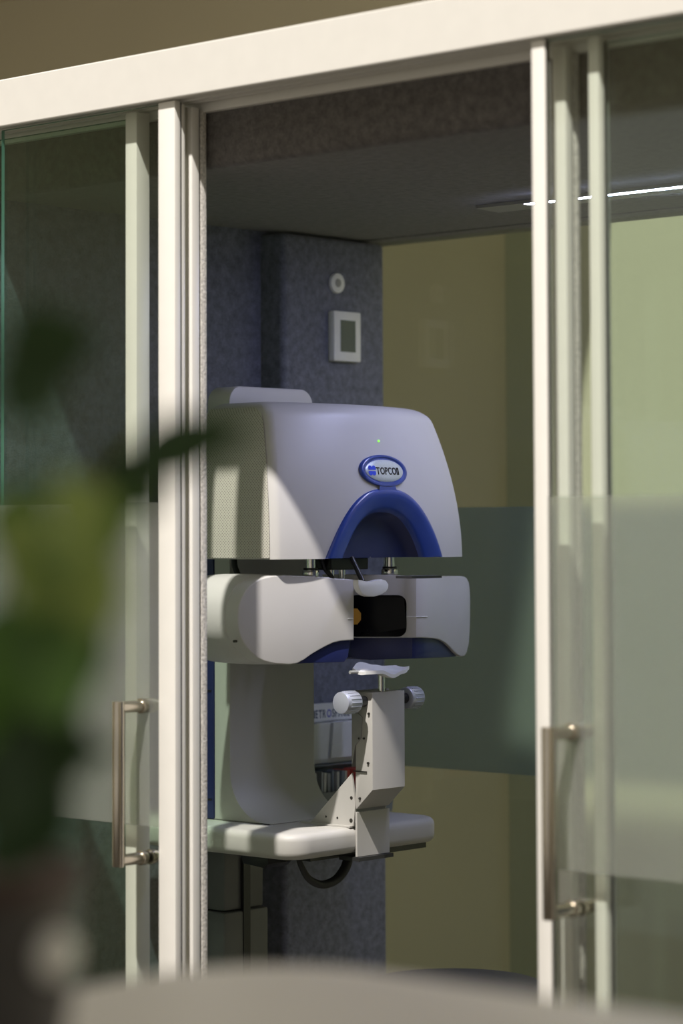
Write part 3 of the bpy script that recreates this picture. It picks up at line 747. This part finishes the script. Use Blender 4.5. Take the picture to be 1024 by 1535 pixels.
def leaf(base, tip, width, face, m, cup=.15, droop=.12):
    base, tip, face = Vector(base), Vector(tip), Vector(face); d = tip-base; L_ = d.length; dn = d.normalized()
    s = dn.cross(face).normalized(); nrm = s.cross(dn).normalized()
    bm = B(); n = 10; rows = []
    for i in range(n+1):
        t = i/n; wd = width*max(.02, math.sin(PI*min(1, t**.8))**.85)*.5 if 0 < i < n else width*.015
        c = base+d*t-nrm*(droop*L_*t*t)
        rows.append([bm.verts.new(c+s*wd*k+nrm*cup*wd*abs(k)) for k in (-1, -.55, 0, .55, 1)])
    for a, b in zip(rows, rows[1:]):
        for k in range(4): bm.faces.new((a[k], a[k+1], b[k+1], b[k]))
    return build('leaf', bm, m, pt, 60)
# crown of the plant; leaf places from the photo at the plant's own distance
LV = [ # base px, tip px, distance, width m, material
 ((95, 575), (40, 450), 1.22, .046, 'leaf_dark'), ((75, 520), (10, 640), 1.24, .036, 'leaf_dark'),
 ((190, 700), (372, 628), 1.24, .034, 'leaf_dark'), ((160, 680), (245, 770), 1.26, .034, 'leaf_dark'),
 ((150, 800), (85, 715), 1.22, .030, 'leaf_pale'), ((150, 830), (190, 735), 1.25, .020, 'leaf_green'),
 ((60, 860), (10, 760), 1.24, .030, 'leaf_pale'), ((130, 960), (160, 800), 1.22, .026, 'leaf_pale'),
 ((80, 980), (60, 840), 1.24, .032, 'leaf_green'), ((110, 1040), (140, 920), 1.26, .026, 'leaf_dark'),
 ((60, 1080), (140, 960), 1.21, .028, 'leaf_green'), ((40, 1090), (-10, 920), 1.26, .036, 'leaf_green'),
 ((50, 1190), (120, 1060), 1.22, .034, 'leaf_dark'), ((20, 1200), (60, 1040), 1.25, .036, 'leaf_dark'),
 ((10, 1260), (110, 1180), 1.24, .038, 'leaf_dark'), ((-10, 1260), (20, 1100), 1.22, .040, 'leaf_dark'),
 ((-20, 1240), (70, 1280), 1.26, .040, 'leaf_dark'), ((20, 1140), (170, 1120), 1.28, .022, 'leaf_dark'),
 ((-30, 1150), (-70, 980), 1.25, .036, 'leaf_green'), ((-60, 1230), (-130, 1080), 1.28, .036, 'leaf_dark'),
 ((45, 920), (95, 790), 1.23, .040, 'leaf_pale'), ((115, 900), (150, 775), 1.24, .034, 'leaf_pale'), ((100, 1000), (112, 860), 1.23, .040, 'leaf_green'), ((35, 1010), (70, 880), 1.25, .042, 'leaf_green'), ((10, 830), (50, 720), 1.25, .034, 'leaf_green'),
 ((-60, 900), (-120, 780), 1.28, .032, 'leaf_green'), ((-20, 1000), (30, 900), 1.30, .030, 'leaf_green')]
root = Vector((pcx, pcy, PTOP-.008))
for i, (b, tp, dist, wd, m_) in enumerate(LV):
    pb = atD(b[0], b[1], dist); ptp = atD(tp[0], tp[1], dist+random.uniform(-.02, .02))
    fc = (CAM-pb).normalized()+Vector((random.uniform(-.3, .3), random.uniform(-.3, .3), random.uniform(.1, .5)))
    leaf(pb, ptp, wd, fc, m_)
def nearest_stem(ctrl, r0):
    build('stem', add_tube(B(), smoothpath(ctrl), [r0-.45*r0*i/(len(ctrl)*8-8) for i in range((len(ctrl)-1)*8+1)], 8), 'stem', pt, 60)
nearest_stem([root, atD(-20, 1200, 1.30), atD(30, 1060, 1.26), atD(90, 940, 1.24), atD(150, 800, 1.24), atD(205, 700, 1.24)], .0028)
nearest_stem([root+Vector((-.01, .01, 0)), atD(-60, 1180, 1.32), atD(-10, 950, 1.28), atD(50, 720, 1.25), atD(92, 560, 1.22)], .0024)
nearest_stem([root+Vector((.008, 0, 0)), atD(0, 1240, 1.30), atD(40, 1110, 1.24), atD(60, 1000, 1.24), atD(130, 960, 1.22)], .0022)
nearest_stem([root+Vector((-.015, 0, 0)), atD(-60, 1240, 1.32), atD(-60, 1050, 1.28), atD(-60, 900, 1.28)], .0022)
